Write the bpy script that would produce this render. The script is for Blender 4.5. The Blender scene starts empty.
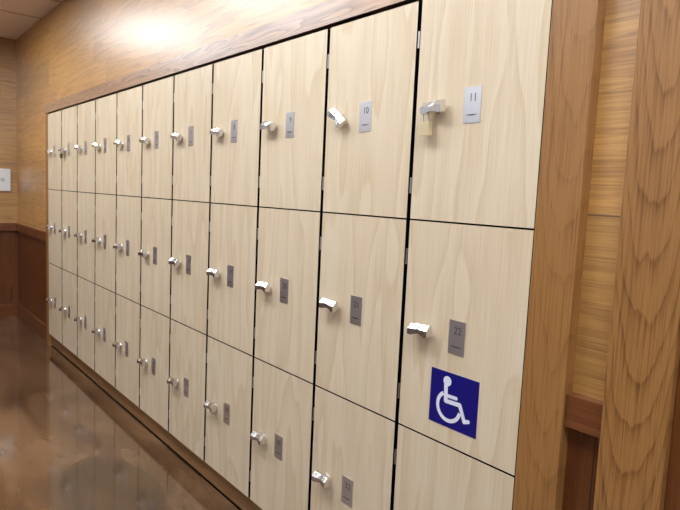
import bpy, bmesh, math, random
from mathutils import Matrix, Vector
random.seed(7)
SC = bpy.context.scene
COL = SC.collection
Z0 = 1.292                      # floor is z = 0; measured heights are relative to the first door joint
PI = math.pi

# ------------------------------------------------------------------ materials
def new_mat(name):
    m = bpy.data.materials.new(name); m.use_nodes = True
    nt = m.node_tree; nt.nodes.clear()
    out = nt.nodes.new('ShaderNodeOutputMaterial')
    b = nt.nodes.new('ShaderNodeBsdfPrincipled')
    nt.links.new(b.outputs[0], out.inputs[0])
    return m, nt, b

class G:
    """tiny node-graph helper"""
    def __init__(s, nt): s.nt = nt
    def put(s, sock, v):
        if hasattr(v, 'is_output') or isinstance(v, bpy.types.NodeSocket): s.nt.links.new(v, sock)
        else: sock.default_value = v
    def math(s, op, a, b=0.0, c=None, clamp=False):
        n = s.nt.nodes.new('ShaderNodeMath'); n.operation = op; n.use_clamp = clamp
        s.put(n.inputs[0], a); s.put(n.inputs[1], b)
        if c is not None: s.put(n.inputs[2], c)
        return n.outputs[0]
    def comb(s, x, y, z):
        n = s.nt.nodes.new('ShaderNodeCombineXYZ')
        for i, v in enumerate((x, y, z)): s.put(n.inputs[i], v)
        return n.outputs[0]
    def sep(s, v):
        n = s.nt.nodes.new('ShaderNodeSeparateXYZ'); s.put(n.inputs[0], v); return n.outputs
    def noise(s, v, scale=1, detail=2, rough=.5, dist=0.0):
        n = s.nt.nodes.new('ShaderNodeTexNoise'); s.put(n.inputs['Vector'], v)
        n.inputs['Scale'].default_value = scale; n.inputs['Detail'].default_value = detail
        n.inputs['Roughness'].default_value = rough; n.inputs['Distortion'].default_value = dist
        return n.outputs[0]
    def ramp(s, f, stops):
        n = s.nt.nodes.new('ShaderNodeValToRGB'); s.put(n.inputs[0], f)
        e = n.color_ramp.elements
        while len(e) < len(stops): e.new(.5)
        for el, (p, c) in zip(e, stops):
            el.position = p; el.color = (*c, 1) if len(c) == 3 else c
        return n.outputs[0]
    def mix(s, f, a, b, mode='MIX'):
        n = s.nt.nodes.new('ShaderNodeMix'); n.data_type = 'RGBA'; n.blend_type = mode
        s.put(n.inputs[0], f)
        for i, v in ((6, a), (7, b)): s.put(n.inputs[i], (*v, 1) if isinstance(v, tuple) and len(v) == 3 else v)
        return n.outputs[2]
    def white(s, v):
        n = s.nt.nodes.new('ShaderNodeTexWhiteNoise'); n.noise_dimensions = '1D'; s.put(n.inputs['W'], v)
        return n.outputs[0]
    def bump(s, h, strength, dist):
        n = s.nt.nodes.new('ShaderNodeBump'); s.put(n.inputs['Height'], h)
        n.inputs['Strength'].default_value = strength; n.inputs['Distance'].default_value = dist
        return n.outputs[0]

def srgb(r, g, b):
    f = lambda c: c/12.92 if c <= .04045 else ((c+.055)/1.055)**2.4
    return tuple(f(x/255) for x in (r, g, b))

def wood(name, light, mid, dark, axis='z', across=7.0, along=.9, rings=7.0, ring_amt=.55, fiber_amt=.35, band_amt=.5,
         rough=.35, coat=0.0, plank=0.0, plank_off=0.0, plank_tone=.35, seam=.4, local=False, board=0.0,
         spec=.5, coat_rough=.2, seed=0.0, bump=.15, cath=None, groove=None):
    """flat-sawn timber: contour lines of a stretched noise give the cathedral grain"""
    m, nt, b = new_mat(name); g = G(nt)
    if local:
        tc = nt.nodes.new('ShaderNodeTexCoord').outputs['Object']
        rnd = nt.nodes.new('ShaderNodeObjectInfo').outputs['Random']
    else:
        tc = nt.nodes.new('ShaderNodeNewGeometry').outputs['Position']; rnd = None
    x, y, z = g.sep(tc)
    if axis == 'z': L, A, D = z, x, y
    elif axis == 'x': L, A, D = x, z, y
    else: L, A, D = y, z, x
    A0 = A
    if axis == 'z' and not local: A = g.math('ADD', x, g.math('MULTIPLY', y, .6))
    if rnd is not None:
        off = g.math('MULTIPLY', rnd, 57.0)
        A = g.math('ADD', A, off); L = g.math('ADD', L, g.math('MULTIPLY', rnd, 31.0))
    A = g.math('ADD', A, seed); L = g.math('ADD', L, seed*1.7)
    tone = None
    if plank:
        pos = g.math('DIVIDE', g.math('SUBTRACT', A0, plank_off), plank)
        row = g.math('FLOOR', pos); fr = g.math('FRACT', pos)
        r1 = g.white(row)
        L = g.math('ADD', L, g.math('MULTIPLY', r1, 23.0))
        A = g.math('ADD', A, g.math('MULTIPLY', r1, 11.0))
        seg = g.math('FLOOR', g.math('DIVIDE', L, 1.15))
        tone = g.white(g.math('ADD', g.math('MULTIPLY', row, 7.13), seg))
        if axis == 'x': A = g.math('ADD', A, g.math('MULTIPLY', tone, 5.0))
        edge = g.math('MINIMUM', fr, g.math('SUBTRACT', 1.0, fr))
        seamf = g.math('LESS_THAN', edge, .0016/plank)
    vec = g.comb(g.math('MULTIPLY', A, across), g.math('MULTIPLY', L, along), g.math('MULTIPLY', D, 1.0))
    n1 = g.noise(vec, 1.0, 2.0, .45, .15)
    k = g.math('FRACT', g.math('MULTIPLY', n1, rings))
    ringc = g.ramp(k, [(0, (0, 0, 0)), (.18, (.15, .15, .15)), (.72, (.62, .62, .62)), (.93, (1, 1, 1)), (1, (.1, .1, .1))])
    if cath:                                   # nested arches down the heart of a flat-sawn board
        ac, kk, per_m, wob = cath
        dA = g.math('SUBTRACT', A0, ac)
        n2 = g.noise(g.comb(g.math('MULTIPLY', A0, 9.0), g.math('MULTIPLY', L, 2.2), seed), 1.0, 2, .5)
        n3 = g.noise(g.comb(g.math('MULTIPLY', A0, 60.0), g.math('MULTIPLY', L, 7.0), seed), 1.0, 2, .5)
        q = g.math('SUBTRACT', L, g.math('MULTIPLY', g.math('MULTIPLY', dA, dA), kk))
        q = g.math('ADD', g.math('MULTIPLY', q, per_m), g.math('ADD', g.math('MULTIPLY', n2, wob), g.math('MULTIPLY', n3, .5)))
        ringc = g.ramp(g.math('FRACT', q), [(0, (.1, .1, .1)), (.45, (.12, .12, .12)), (.78, (.5, .5, .5)), (.93, (1, 1, 1)), (1, (.1, .1, .1))])
    fv = g.comb(g.math('MULTIPLY', A, 260.0), g.math('MULTIPLY', L, 5.0), g.math('MULTIPLY', D, 40.0))
    fib = g.noise(fv, 1.0, 3.0, .6)
    bv = g.comb(g.math('MULTIPLY', A, 26.0), g.math('MULTIPLY', L, .7), D)
    band = g.noise(bv, 1.0, 2.0, .5)
    t = g.math('MULTIPLY', ringc, ring_amt)
    t = g.math('ADD', t, g.math('MULTIPLY', g.math('SUBTRACT', fib, .5), fiber_amt*2.2))
    t = g.math('ADD', t, g.math('MULTIPLY', g.math('SUBTRACT', band, .42), band_amt), clamp=True)
    c = g.ramp(t, [(0, light), (.45, mid), (1, dark)])
    if tone is not None:
        f = g.math('ADD', 1-plank_tone/2, g.math('MULTIPLY', tone, plank_tone))
        c = g.mix(1.0, c, g.comb(f, f, f), 'MULTIPLY')
        c = g.mix(g.math('MULTIPLY', seamf, seam), c, (.02, .009, .004))
        if groove is not None:
            gf = g.math('LESS_THAN', g.math('ABSOLUTE', g.math('SUBTRACT', A0, groove)), .002)
            c = g.mix(g.math('MULTIPLY', gf, .7), c, (.02, .009, .004))
    nt.links.new(c, b.inputs['Base Color'])
    b.inputs['Roughness'].default_value = rough
    b.inputs['Specular IOR Level'].default_value = spec
    if coat:
        b.inputs['Coat Weight'].default_value = coat; b.inputs['Coat Roughness'].default_value = coat_rough; b.inputs['Coat IOR'].default_value = 1.75
    if bump: nt.links.new(g.bump(g.math('ADD', t, fib), bump, .0012), b.inputs['Normal'])
    return m

def plain(name, col, rough=.5, metal=0.0, noise=.06, nscale=30, spec=.5, emit=None, aniso=0.0):
    m, nt, b = new_mat(name); g = G(nt)
    tc = nt.nodes.new('ShaderNodeTexCoord').outputs['Object']
    n = g.noise(tc, nscale, 3, .6)
    f = g.math('ADD', 1-noise, g.math('MULTIPLY', n, noise*2))
    c = g.mix(1.0, col, g.comb(f, f, f), 'MULTIPLY')
    nt.links.new(c, b.inputs['Base Color'])
    b.inputs['Roughness'].default_value = rough; b.inputs['Metallic'].default_value = metal
    b.inputs['Specular IOR Level'].default_value = spec
    if emit:
        b.inputs['Emission Color'].default_value = (*emit[0], 1); b.inputs['Emission Strength'].default_value = emit[1]
    return m

M = {}
M['door'] = wood('pale_maple_laminate', srgb(222, 204, 176), srgb(208, 184, 149), srgb(184, 153, 112), 'z', across=6.5, along=.75,
                 rings=7, ring_amt=.34, fiber_amt=.38, band_amt=.35, rough=.42, local=True, spec=.35, bump=.03)
M['panel'] = wood('honey_oak_planks_x', srgb(200, 150, 78), srgb(172, 121, 57), srgb(110, 70, 29), 'x', across=11, along=.8, rings=6,
                  ring_amt=.42, fiber_amt=.85, rough=.45, coat=1.0, coat_rough=.355, plank=.2, plank_off=Z0+.04, plank_tone=.34, seam=.12, groove=Z0+.04, bump=.08)
M['panel_y_shaded'] = wood('honey_oak_planks_y_shaded', srgb(176, 131, 68), srgb(152, 107, 50), srgb(98, 64, 27), 'y', across=11, along=.8, rings=6,  # same oak darkened: the end wall's dimness is put into the colour
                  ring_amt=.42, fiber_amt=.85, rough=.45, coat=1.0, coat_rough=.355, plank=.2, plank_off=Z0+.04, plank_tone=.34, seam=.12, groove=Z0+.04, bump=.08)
M['oak_x'] = wood('pinkish_oak_board', srgb(184, 143, 106), srgb(158, 117, 83), srgb(96, 62, 42), 'x', across=16, along=1.5, rings=9,
                  ring_amt=.78, fiber_amt=.4, rough=.34, coat=.95, coat_rough=.36, bump=.08, seed=3.0)
M['oak_z'] = wood('oak_board_oak_z', srgb(160, 113, 62), srgb(130, 87, 43), srgb(76, 46, 18), 'z', across=10, along=.9, rings=7,
                  ring_amt=.25, fiber_amt=.8, band_amt=.45, rough=.36, coat=.15, coat_rough=.3, bump=.1, seed=1.3, cath=(4.475, 60, 7, 2.6))
M['oak_pilaster'] = wood('oak_board_oak_pilaster', srgb(160, 113, 62), srgb(130, 87, 43), srgb(76, 46, 18), 'z', across=10, along=.9, rings=7,
                  ring_amt=.45, fiber_amt=.8, band_amt=.45, rough=.36, coat=.15, coat_rough=.3, bump=.1, seed=4.2, cath=(4.655, 75, 8, 3.2))
M['red'] = wood('dark_red_wainscot', srgb(112, 64, 28), srgb(92, 48, 18), srgb(60, 29, 9), 'z', across=9, along=.8, rings=5,
                ring_amt=.5, fiber_amt=.5, rough=.36, coat=.1, plank=.098, plank_off=.06, plank_tone=.15, seam=.8, bump=.05)
M['red_y'] = M['red']
M['rail'] = wood('red_brown_rail', srgb(118, 70, 38), srgb(100, 54, 27), srgb(70, 34, 14), 'x', across=14, along=1, rings=5,
                 ring_amt=.4, fiber_amt=.4, rough=.34, coat=.15, bump=.05)
M['rail_y'] = wood('red_brown_rail_end', srgb(118, 70, 38), srgb(100, 54, 27), srgb(70, 34, 14), 'y', across=14, along=1, rings=5,
                 ring_amt=.4, fiber_amt=.4, rough=.34, coat=.15, bump=.05)
M['kick'] = wood('brown_kick_board', srgb(152, 111, 72), srgb(130, 92, 58), srgb(92, 61, 36), 'x', across=16, along=.9, rings=5,
                 ring_amt=.4, fiber_amt=.4, rough=.4, bump=.05)
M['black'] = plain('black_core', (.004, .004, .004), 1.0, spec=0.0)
M['carcass'] = plain('black_carcass', (.006, .006, .006), 1.0, spec=0.0)
M['chrome'] = plain('brushed_chrome', (.80, .79, .78), .27, 1.0, .03, 80)
M['hinge'] = plain('hinge_steel', (.5, .48, .46), .4, 1.0, .03, 80)
M['plate'] = plain('satin_steel_plate', (.78, .77, .80), .4, 1.0, .04, 120)
M['ink'] = plain('engraved_dark', (.045, .04, .045), .5)
M['brass'] = plain('pale_brass', srgb(228, 210, 170), .35, .55, .05, 60)
M['dark_lock'] = plain('dark_lock_body', srgb(92, 78, 62), .4, .6, .05, 60)
M['blue'] = plain('sign_blue', srgb(12, 8, 112), .38, 0, .03, 200)
M['white'] = plain('sign_white', srgb(226, 226, 238), .45, 0, .02, 100)
M['switch'] = plain('white_plastic', srgb(225, 226, 226), .35, 0, .02, 20)
M['greyp'] = plain('grey_plastic', srgb(190, 192, 194), .4, 0, .02, 20)
M['ceil'] = plain('ceiling_tile', srgb(238, 226, 216), .85, 0, .05, 18)
M['grid'] = plain('ceiling_grid_paint', srgb(186, 170, 154), .6, 0, .03, 20)
M['frame'] = plain('white_enamel', (.8, .8, .8), .4, 0, .02, 20)
M['wallpaint'] = plain('pale_paint', srgb(200, 206, 222), .6, 0, .03, 6)
M['dim'] = plain('dark_brown_panelling', srgb(74, 58, 48), .6, 0, .05, 4)
M['lamp_dim'] = plain('dim_diffuser', (.9, .92, .95), .5, 0, .01, 10, emit=((.93, .96, 1.0), 6.0))
M['lamp'] = plain('light_diffuser', (.9, .92, .95), .5, 0, .01, 10, emit=((.87, .935, 1.0), 15.5))

def floor_mat():
    m, nt, b = new_mat('stained_polished_concrete'); g = G(nt)
    p = nt.nodes.new('ShaderNodeNewGeometry').outputs['Position']
    x, y, z = g.sep(p)
    # cloudy acid-stain pools, stretched along the corridor
    w = g.noise(g.comb(g.math('MULTIPLY', x, 1.1), g.math('MULTIPLY', y, 2.6), 3.0), 1.0, 4, .6, 1.1)
    w2 = g.noise(g.comb(g.math('MULTIPLY', x, 3.4), g.math('MULTIPLY', y, 8.0), 9.0), 1.0, 5, .65, .8)
    t = g.math('ADD', g.math('MULTIPLY', w, .82), g.math('MULTIPLY', w2, .2))
    c = g.ramp(t, [(.30, srgb(66, 45, 30)), (.44, srgb(84, 59, 40)), (.55, srgb(101, 73, 50)), (.68, srgb(122, 92, 64))])
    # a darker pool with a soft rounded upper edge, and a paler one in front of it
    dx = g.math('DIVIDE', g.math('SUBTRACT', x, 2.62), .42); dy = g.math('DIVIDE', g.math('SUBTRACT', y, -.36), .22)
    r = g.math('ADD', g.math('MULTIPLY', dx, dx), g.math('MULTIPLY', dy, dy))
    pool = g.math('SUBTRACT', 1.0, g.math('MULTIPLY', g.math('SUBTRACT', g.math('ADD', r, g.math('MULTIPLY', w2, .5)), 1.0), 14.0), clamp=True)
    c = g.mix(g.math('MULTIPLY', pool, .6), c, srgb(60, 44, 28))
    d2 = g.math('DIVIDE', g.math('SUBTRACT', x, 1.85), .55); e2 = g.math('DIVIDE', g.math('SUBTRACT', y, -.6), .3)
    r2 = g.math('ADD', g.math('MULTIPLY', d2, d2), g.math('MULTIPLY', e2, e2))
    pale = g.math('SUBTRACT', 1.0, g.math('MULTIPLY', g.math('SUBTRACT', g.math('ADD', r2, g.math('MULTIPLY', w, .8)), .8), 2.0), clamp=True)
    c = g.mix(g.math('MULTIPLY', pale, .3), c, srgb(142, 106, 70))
    # saw-cut control joint across the corridor
    j = g.math('LESS_THAN', g.math('ABSOLUTE', g.math('ADD', x, .06)), .012)
    c = g.mix(g.math('MULTIPLY', j, .55), c, (.02, .012, .006))
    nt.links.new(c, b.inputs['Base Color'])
    rr = g.math('ADD', .05, g.math('MULTIPLY', w2, .1))
    nt.links.new(rr, b.inputs['Roughness'])
    b.inputs['Specular IOR Level'].default_value = .6
    b.inputs['Coat Weight'].default_value = .6; b.inputs['Coat Roughness'].default_value = .07
    nt.links.new(g.bump(w2, .03, .003), b.inputs['Normal'])
    return m
M['floor'] = floor_mat()

# ------------------------------------------------------------------ mesh helpers
def box(bm, x0, x1, y0, y1, z0, z1, mi=0):
    vs = [bm.verts.new(p) for p in ((x0,y0,z0),(x1,y0,z0),(x1,y1,z0),(x0,y1,z0),(x0,y0,z1),(x1,y0,z1),(x1,y1,z1),(x0,y1,z1))]
    fs = []
    for q in ((0,3,2,1),(4,5,6,7),(0,1,5,4),(1,2,6,5),(2,3,7,6),(3,0,4,7)):
        f = bm.faces.new([vs[i] for i in q]); f.material_index = mi; fs.append(f)
    return vs, fs
def cyl(bm, c, r, y0, y1, n=24, r1=None, axis='y', mi=0):
    r1 = r if r1 is None else r1
    def P(a, rr, t):
        u, v = rr*math.cos(a), rr*math.sin(a)
        return (c[0]+u, t, c[2]+v) if axis == 'y' else ((c[0]+u, c[1]+v, t) if axis == 'z' else (t, c[1]+u, c[2]+v))
    A = [bm.verts.new(P(2*PI*i/n, r, y0)) for i in range(n)]
    B = [bm.verts.new(P(2*PI*i/n, r1, y1)) for i in range(n)]
    fs = [bm.faces.new(A[::-1]), bm.faces.new(B)]
    fs += [bm.faces.new((A[i], A[(i+1) % n], B[(i+1) % n], B[i])) for i in range(n)]
    for f in fs: f.material_index = mi
def tube(bm, pts, r, n=10):
    pts = [Vector(p) for p in pts]; rings = []
    for i, p in enumerate(pts):
        d = (pts[min(i+1, len(pts)-1)] - pts[max(i-1, 0)]).normalized()
        a = d.cross(Vector((0, 1, 0)));  a = a.normalized() if a.length > 1e-5 else Vector((1, 0, 0))
        bvec = d.cross(a).normalized()
        rings.append([bm.verts.new(p + r*(math.cos(2*PI*k/n)*a + math.sin(2*PI*k/n)*bvec)) for k in range(n)])
    for i in range(len(rings)-1):
        for k in range(n):
            bm.faces.new((rings[i][k], rings[i][(k+1) % n], rings[i+1][(k+1) % n], rings[i+1][k]))
    bm.faces.new(rings[0][::-1]); bm.faces.new(rings[-1])
def mesh(name, bm, mats, bevel=0, seg=2, smooth=False):
    if bevel:
        es = [e for e in bm.edges if len(e.link_faces) == 2 and e.calc_face_angle(0) > .6]
        bmesh.ops.bevel(bm, geom=es, offset=bevel, segments=seg, affect='EDGES', profile=.6, clamp_overlap=True)
    bmesh.ops.recalc_face_normals(bm, faces=bm.faces)
    me = bpy.data.meshes.new(name); bm.to_mesh(me); bm.free()
    for m in (mats if isinstance(mats, list) else [mats]): me.materials.append(m)
    if smooth:
        for p in me.polygons: p.use_smooth = True
    return me
def link(name, me, parent=None, loc=(0,0,0), rot=None):
    o = bpy.data.objects.new(name, me); COL.objects.link(o); o.location = loc
    if rot: o.rotation_euler = rot
    if parent: o.parent = parent
    return o
def empty(name, loc, parent=None):
    o = bpy.data.objects.new(name, None); COL.objects.link(o); o.location = loc; o.empty_display_size = .05
    if parent: o.parent = parent
    return o
def tag(o, label, cat, group=None):
    o['label'] = label; o['category'] = cat
    if group: o['group'] = group
    return o
def struct(name, bm, mats, bevel=0):
    o = link(name, mesh(name, bm, mats, bevel)); o['kind'] = 'structure'; return o

# ------------------------------------------------------------------ the room
XL, XR, YF, YW = -1.345, 8.0, -4.2, .032
H = 2.694
bm = bmesh.new(); box(bm, XL-.1, XR+.1, YF-.1, .6, -.1, 0); struct('floor', bm, M['floor'])
bm = bmesh.new(); box(bm, XL-.1, XR+.1, YF-.1, .6, H, H+.1); ceiling = struct('ceiling', bm, M['ceil'])
bm = bmesh.new()
for i in range(0, 14):
    x = -.33+.61*i
    if x > XL+.02: box(bm, x-.012, x+.012, YF, YW, H-.004, H+.01)
for j in range(1, 8): box(bm, XL, XR, -.62*j-.012, -.62*j+.012, H-.0035, H+.01)
bm.verts.ensure_lookup_table()
cg = link('ceiling_grid', mesh('ceiling_grid', bm, M['grid']), ceiling)

NX, W = 11, .40
ROWZ = [Z0+.595, Z0, Z0-.5927, Z0-1.184]
OX0, OX1, OZ1 = -.012, NX*W+.012, Z0+.612      # locker opening
ZR = Z0-.40                                      # planks change to wainscot behind the rail
bm = bmesh.new()                                 # locker wall, built around the opening
box(bm, XL, XR, YW, .5, OZ1, H, 0)
box(bm, XL, OX0, YW, .5, ZR, OZ1, 0); box(bm, OX1, XR, YW, .5, ZR, OZ1, 0)
box(bm, XL, OX0, YW, .5, 0, ZR, 1); box(bm, OX1, XR, YW, .5, 0, ZR, 1)
box(bm, OX0, OX1, .47, .5, 0, OZ1, 0)
struct('wall_back', bm, [M['panel'], M['red']])
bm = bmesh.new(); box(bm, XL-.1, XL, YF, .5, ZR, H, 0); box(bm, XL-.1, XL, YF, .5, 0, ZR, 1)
struct('wall_left', bm, [M['panel_y_shaded'], M['red']])
bm = bmesh.new(); box(bm, XL, XR, YF-.1, YF, 1.1, H, 0); box(bm, XL, XR, YF-.1, YF, 0, 1.1, 1)
struct('wall_front', bm, [M['wallpaint'], M['dim']])
bm = bmesh.new(); box(bm, XR, XR+.1, YF, .5, 0, H, 0); struct('wall_right', bm, M['wallpaint'])

# boards framing the lockers
bm = bmesh.new(); box(bm, OX0-.10, OX1-.0115, 0, YW, Z0+.606, Z0+.68); struct('trim_1', bm, M['oak_x'], .002)
bm = bmesh.new(); box(bm, OX1-.0110, 4.506, -.002, YW, 0, H); struct('trim_2', bm, M['oak_z'], .003)
bm = bmesh.new(); box(bm, -.105, OX0+.002, .006, YW, 0, Z0+.605); struct('trim_3', bm, M['oak_z'], .002)
# right-hand pilaster with a rounded edge
bm = bmesh.new(); box(bm, 4.594, 4.722, -.004, YW, 0, H); struct('trim_4', bm, M['oak_pilaster'], .006)
# dark red-brown door beyond the pilaster, and its far casing
bm = bmesh.new(); box(bm, 4.7235, 5.648, .016, YW, .006, 2.06)
for x0, x1 in ((4.84, 5.15), (5.23, 5.54)):
    for z0, z1 in ((.22, .92), (1.08, 1.92)): box(bm, x0, x1, .010, .017, z0, z1)
door1 = struct('door_1', bm, M['red'], .002)
bm = bmesh.new(); cyl(bm, (5.585, 0, 1.0), .026, .016, .008, 24); cyl(bm, (5.585, 0, 1.0), .010, .008, -.03, 16)
bmesh.ops.create_uvsphere(bm, u_segments=20, v_segments=12, radius=.027, matrix=Matrix.Translation((5.585, -.045, 1.0)))
link('door_knob', mesh('door_knob', bm, M['chrome'], smooth=True), door1)
bm = bmesh.new(); box(bm, 4.7235, 5.648, -.004, YW, 2.066, 2.18); struct('trim_11', bm, M['oak_x'], .003)
bm = bmesh.new(); box(bm, 5.65, 5.758, -.004, YW, 0, 2.18); struct('trim_12', bm, M['oak_z'], .006)
# chair rails
for n, (x0, x1) in zip((5, 6, 7), ((XL, -.106), (4.507, 4.593), (5.76, XR))):
    bm = bmesh.new(); box(bm, x0, x1, .006, YW, Z0-.43, Z0-.357); struct('trim_%d' % n, bm, M['rail'], .003)
bm = bmesh.new(); box(bm, XL, XL+.026, YF, .006, Z0-.432, Z0-.357); struct('trim_8', bm, M['rail_y'], .003)
# baseboards, and the recessed kick board under the lockers
def base(name, x0, x1, y0, y1, mat, h=.135):
    bm = bmesh.new(); box(bm, x0, x1, y0, y1, 0, h); return struct(name, bm, mat, .004)
base('baseboard_back', XL, -.106, .012, YW, M['rail'])
base('baseboard_right', 5.76, XR, .012, YW, M['rail'])
base('baseboard_left', XL, XL+.02, YF, .011, M['rail_y'])
base('trim_9', 4.507, 4.593, .012, YW, M['rail'])
base('trim_10', OX0+.003, OX1-.0115, .027, .047, M['kick'], .106)
bm = bmesh.new(); box(bm, OX0+.003, OX1-.0115, .0235, .0265, 0, .009); struct('trim_13', bm, M['black'])  # black strip added to draw the shadow line where kick meets floor

# ------------------------------------------------------------------ lockers
HW = .0024; VW = .0073                                        # half the gap between doors
DT = .013                                         # door thickness
def door_mesh(h, left=None, right=None):
    left = VW if left is None else left; right = VW if right is None else right
    bm = bmesh.new()
    vs, fs = box(bm, left, W-right, 0, DT, HW, h-HW, 1)
    fs[2].material_index = 0     # pale faces, black core shows on every edge
    return mesh('door', bm, [M['door'], M['black']])
def carcass_mesh(h):
    bm = bmesh.new(); t = .01; x0, x1, z0, z1, y0, y1 = .0008, W-.0008, .0008, h-.0008, DT+.003, .42
    box(bm, x0, x0+t, y0, y1, z0, z1); box(bm, x1-t, x1, y0, y1, z0, z1)
    box(bm, x0+t, x1-t, y0, y1, z0, z0+t); box(bm, x0+t, x1-t, y0, y1, z1-t, z1)
    box(bm, x0+t, x1-t, y1-t, y1, z0+t, z1-t)
    return mesh('carcass', bm, M['carcass'])
bm = bmesh.new(); cyl(bm, (0,0,0), .0165, 0, -.006, 28, .015); cyl(bm, (0,0,0), .0095, -.006, -.016, 24)
ROSE = mesh('handle', bm, M['chrome'], .001, 1)
def wing_mesh():
    bm = bmesh.new(); secs = []
    # waisted turn-piece: deep ends, dipped middle, scalloped lower edge
    for x, hf, hb, yf in ((-.037, .0135, .0145, -.036), (-.026, .015, .0145, -.0355), (-.012, .011, .013, -.032), (0, .0095, .0125, -.030),
                          (.012, .012, .0135, -.0315), (.022, .0165, .016, -.033), (.031, .0165, .016, -.033)):
        secs.append([bm.verts.new(p) for p in ((x, yf, -hf), (x, yf, .0025), (x, -.0215, .0165), (x, -.012, .0165), (x, -.012, -hb))])
    for a, b in zip(secs, secs[1:]):
        for k in range(5): bm.faces.new((a[k], a[(k+1) % 5], b[(k+1) % 5], b[k]))
    bm.faces.new(secs[0][::-1]); bm.faces.new(secs[-1])
    return mesh('thumb_turn', bm, M['chrome'], .0012, 2)
WING = wing_mesh()
bm = bmesh.new(); box(bm, 0, .053, -.0016, 0, 0, .0895); PLATE = mesh('number_plate', bm, M['plate'], .0006, 1)
def mark_mesh():                                   # small dark swoosh along the foot of each plate
    bm = bmesh.new(); n = 10; up, lo = [], []
    for i in range(n+1):
        t = i/n; x = .008+.036*t; c = .0195+.0016*(2*t-1)**2; th = .0004+.0017*math.sin(PI*t)
        up.append((x, c+th)); lo.append((x, c-th*.6))
    ring = [bm.verts.new((x, -.0019, z)) for x, z in up+lo[::-1]]
    f = bm.faces.new(ring); r = bmesh.ops.extrude_face_region(bm, geom=[f])
    for v in r['geom']:
        if isinstance(v, bmesh.types.BMVert): v.co.y += .0004
    return mesh('dark_mark', bm, M['ink'])
MARK = mark_mesh()
def number_mesh(txt):
    cu = bpy.data.curves.new('num', 'FONT'); cu.body = txt; cu.size = .0285; cu.extrude = .0002
    cu.align_x = 'CENTER'; cu.align_y = 'CENTER'; cu.space_character = 1.12; cu.resolution_u = 3
    o = bpy.data.objects.new('num', cu); COL.objects.link(o)
    dg = bpy.context.evaluated_depsgraph_get(); dg.update()
    me = bpy.data.meshes.new_from_object(o.evaluated_get(dg)); me.name = 'number'
    bpy.data.objects.remove(o); bpy.data.curves.remove(cu)
    me.transform(Matrix.Rotation(PI/2, 4, 'X') @ Matrix.Diagonal((.82, 1, 1, 1)))
    me.materials.clear(); me.materials.append(M['ink'])
    return me
bm = bmesh.new(); cyl(bm, (0,0,0), .0035, -.022, .022, 12, axis='z'); box(bm, -.0006, .0006, -.003, .010, -.02, .02)
HINGE = mesh('hinge', bm, M['hinge'])

ORD = {1:'first', 2:'second', 3:'third', 4:'fourth', 5:'fifth', 6:'sixth'}
def where(col):                                    # col 1 is the far left, 11 the near right
    if col == 1: return 'in the far-left end column'
    if col == 11: return 'in the near-right end column'
    if col <= 5: return 'in the %s column from the far-left end' % ORD[col]
    return 'in the %s column from the near-right end' % ORD[12-col]
ROWN = ['top-row', 'middle-row', 'bottom-row']
TURN = {(9, 0): 40, (8, 0): 6, (7, 0): 10, (6, 0): 12, (5, 0): 8, (4, 0): 14, (3, 0): 16, (2, 0): 14, (1, 0): 8, (10, 0): -4}
proto = {}
for r in range(3):
    h = ROWZ[r]-ROWZ[r+1]
    proto[r] = (door_mesh(h), carcass_mesh(h), door_mesh(h, left=.002), door_mesh(h, right=.0025))
def build_locker(col, r):
    h = ROWZ[r]-ROWZ[r+1]; k = col-1
    root = empty('locker', (k*W, 0, ROWZ[r+1]))
    extra = ''
    if (col, r) == (11, 0): extra = ', plate reading 11 and padlocked latch'
    elif (col, r) == (10, 0): extra = ', latch turned askew'
    elif (col, r) == (11, 1): extra = ', bearing blue wheelchair sign'
    tag(root, '%s pale wood locker %s%s' % (ROWN[r], where(col), extra), 'locker', 'wall of pale wood lockers')
    link('carcass', proto[r][1], root)
    d = link('door', proto[r][2 if col == 1 else 3 if col == 11 else 0], root)
    for z in (() if col == 11 else (.095, h-.105)): link('hinge', HINGE, d, (W-.0012, .004, z))
    hd = link('handle', ROSE, root, (.09, 0, h-.297))
    ang = math.radians(TURN.get((k, r), random.uniform(-3, 3)))
    link('thumb_turn', WING, hd, (0, 0, 0), (0, ang, 0))
    pl = link('number_plate', PLATE, root, (.172, 0, h-.342))
    link('number', number_mesh(str(r*11+col)), pl, (.0285, -.0018, .062))
    link('dark_mark', MARK, pl)
for r in range(3):
    for col in range(1, 12): build_locker(col, r)

# ------------------------------------------------------------------ padlocks on the latches
def padlock(x, y, ztop, label, bodymat, s=1.0):
    root = empty('padlock', (x, y, ztop))
    tag(root, label, 'padlock')
    bm = bmesh.new(); w, hh, dd = .0185*s, .036*s, .007*s
    box(bm, -w, w, -dd, dd, -.024*s-hh, -.024*s)
    link('lock_body', mesh('lock_body', bm, bodymat, .0022*s, 2), root)
    pts = [(-.011*s, 0, -.03*s), (-.011*s, 0, -.012*s)]
    pts += [(-.011*s*math.cos(a), 0, -.012*s+.013*s*math.sin(a)) for a in [PI*i/10 for i in range(11)]]
    pts += [(.011*s, 0, -.03*s)]
    bm = bmesh.new(); tube(bm, pts, .0026*s)
    link('shackle', mesh('shackle', bm, M['hinge'], smooth=True), root)
zh = lambda r: ROWZ[r]-.297
padlock(10*W+.064, -.022, zh(0)-.012, 'brass-coloured padlock hanging from the latch of the near-right top locker', M['brass'])
padlock(1*W+.078, -.022, zh(0)-.004, 'small dark padlock hanging from a latch near the far-left end', M['dark_lock'], .95)

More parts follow.
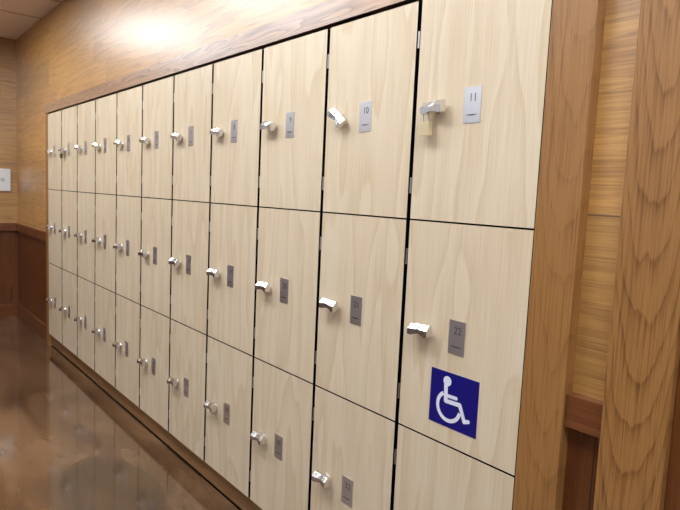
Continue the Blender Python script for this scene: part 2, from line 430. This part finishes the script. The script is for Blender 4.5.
# ------------------------------------------------------------------ wheelchair sign on the right-hand middle door
root = empty('accessibility_sign', (4.2, -.0003, Z0-.468))
tag(root, 'blue square sign with white wheelchair symbol on the right-end middle locker', 'sign')
bm = bmesh.new(); box(bm, -.0795, .0795, -.0008, 0, -.074, .074)
link('sign_panel', mesh('sign_panel', bm, M['blue']), root)
bm = bmesh.new(); YS = -.0013
def stroke(pts, w, y0):
    """a flat ribbon of width w with round ends through pts"""
    pts = [Vector(p) for p in pts]
    for q, (a, b) in enumerate(zip(pts, pts[1:])):
        y = y0-.00005*q
        d = (b-a).normalized(); n = Vector((-d.y, d.x))*w/2; t0 = math.atan2(n.y, n.x)
        ps = [a+Vector((math.cos(t0+PI*i/10), math.sin(t0+PI*i/10)))*w/2 for i in range(11)]
        ps += [b+Vector((math.cos(t0+PI+PI*i/10), math.sin(t0+PI+PI*i/10)))*w/2 for i in range(11)]
        bm.faces.new([bm.verts.new((p[0], y, p[1])) for p in ps])
bm.faces.new([bm.verts.new((-.0222+.0135*math.cos(2*PI*i/24), YS, .0495+.0135*math.sin(2*PI*i/24))) for i in range(24)])
stroke([(-.0265, .046), (-.0238, -.004)], .0125, YS-.0001)
stroke([(-.022, .0105), (.0105, .0115)], .0095, YS-.0002)
stroke([(-.0238, -.0045), (.0235, -.0025), (.041, -.0415)], .0115, YS-.0003)
stroke([(.041, -.0415), (.0535, -.0375)], .0105, YS-.0004)
inner, outer = [], []
for a in range(122, 351, 6):
    ca, sa = math.cos(math.radians(a)), math.sin(math.radians(a))
    inner.append(bm.verts.new((-.0125+.0325*ca, YS-.0005, -.0175+.0325*sa))); outer.append(bm.verts.new((-.0125+.043*ca, YS-.0005, -.0175+.043*sa)))
for i in range(len(inner)-1): bm.faces.new((inner[i], inner[i+1], outer[i+1], outer[i]))
link('wheelchair_symbol', mesh('wheelchair_symbol', bm, M['white']), root)

# ------------------------------------------------------------------ white control plate on the end wall
root = empty('wall_control', (XL, -.098, Z0+.062))
tag(root, 'white wall plate with faint grey round button on end wall above rail', 'wall plate')
bm = bmesh.new(); box(bm, 0, .022, -.068, .068, -.107, .107)
link('cover', mesh('cover', bm, M['switch'], .005, 2), root)
bm = bmesh.new(); cyl(bm, (0, 0, 0), .02, .022, .026, 24, axis='x')
link('button', mesh('button', bm, M['greyp'], .001, 1), root)

# ------------------------------------------------------------------ ceiling lights (outside the frame, seen as reflections and by their light)
def ceiling_light(x, y, label, lamp, wx=1.2, wy=.6):
    root = empty('ceiling_light', (x, y, H-.02)); tag(root, label, 'ceiling light', 'recessed ceiling lights')
    bm = bmesh.new()
    for a in ((-wx/2, wx/2, -wy/2, -wy/2+.02), (-wx/2, wx/2, wy/2-.02, wy/2), (-wx/2, -wx/2+.02, -wy/2+.02, wy/2-.02), (wx/2-.02, wx/2, -wy/2+.02, wy/2-.02)):
        box(bm, *a, 0, .02)
    link('frame', mesh('frame', bm, M['frame']), root)
    bm = bmesh.new(); box(bm, -wx/2+.02, wx/2-.02, -wy/2+.02, wy/2-.02, .004, .016)
    link('diffuser', mesh('diffuser', bm, lamp), root)
for i, x in enumerate((.1, 1.8, 3.5, 5.3, 7.0)):  # last position is an added light to brighten right-facing board edges
    ceiling_light(x, -.92, ['long ceiling light nearest the far-left end wall', 'long ceiling light over the middle lockers', 'long ceiling light over the near-right lockers', 'long ceiling light past the oak pilaster', 'long added fill light nearest the right end wall'][i], M['lamp'])
    ceiling_light(x, -2.9, ['long ceiling light on the far side near end wall', 'long ceiling light on the far side, middle', 'long ceiling light on the far side, right', 'long ceiling light on the far side near the right wall', 'long ceiling light in the far right corner'][i], M['lamp_dim'])

w = bpy.data.worlds.new('world'); SC.world = w; w.use_nodes = True
w.node_tree.nodes['Background'].inputs[0].default_value = (.5, .5, .55, 1); w.node_tree.nodes['Background'].inputs[1].default_value = .3

# ------------------------------------------------------------------ camera
R = [[0.634436986286813, -0.7655784801133722, -0.10667380755651851], [0.7716473888446541, 0.6353711796692353, 0.029389986984540067], [0.045277121380818186, -0.1009606598285849, 0.9938596115379894]]
C = [5.148782460458229, -1.1966366910980366, 0.0572581918787725+Z0]
cam = bpy.data.cameras.new('camera'); co = bpy.data.objects.new('camera', cam); COL.objects.link(co)
cam.sensor_fit = 'HORIZONTAL'; cam.sensor_width = 36; cam.lens = 585.3939*36/680; cam.clip_start = .02
mw = Matrix.Identity(4)
for i in range(3):
    mw[i][0] = R[i][0]; mw[i][1] = R[i][2]; mw[i][2] = -R[i][1]; mw[i][3] = C[i]
co.matrix_world = mw
SC.camera = co
SC.view_settings.view_transform = 'Standard'; SC.view_settings.look = 'None'
SC.view_settings.exposure = 0.0
SC.cycles.max_bounces = 8; SC.cycles.diffuse_bounces = 5
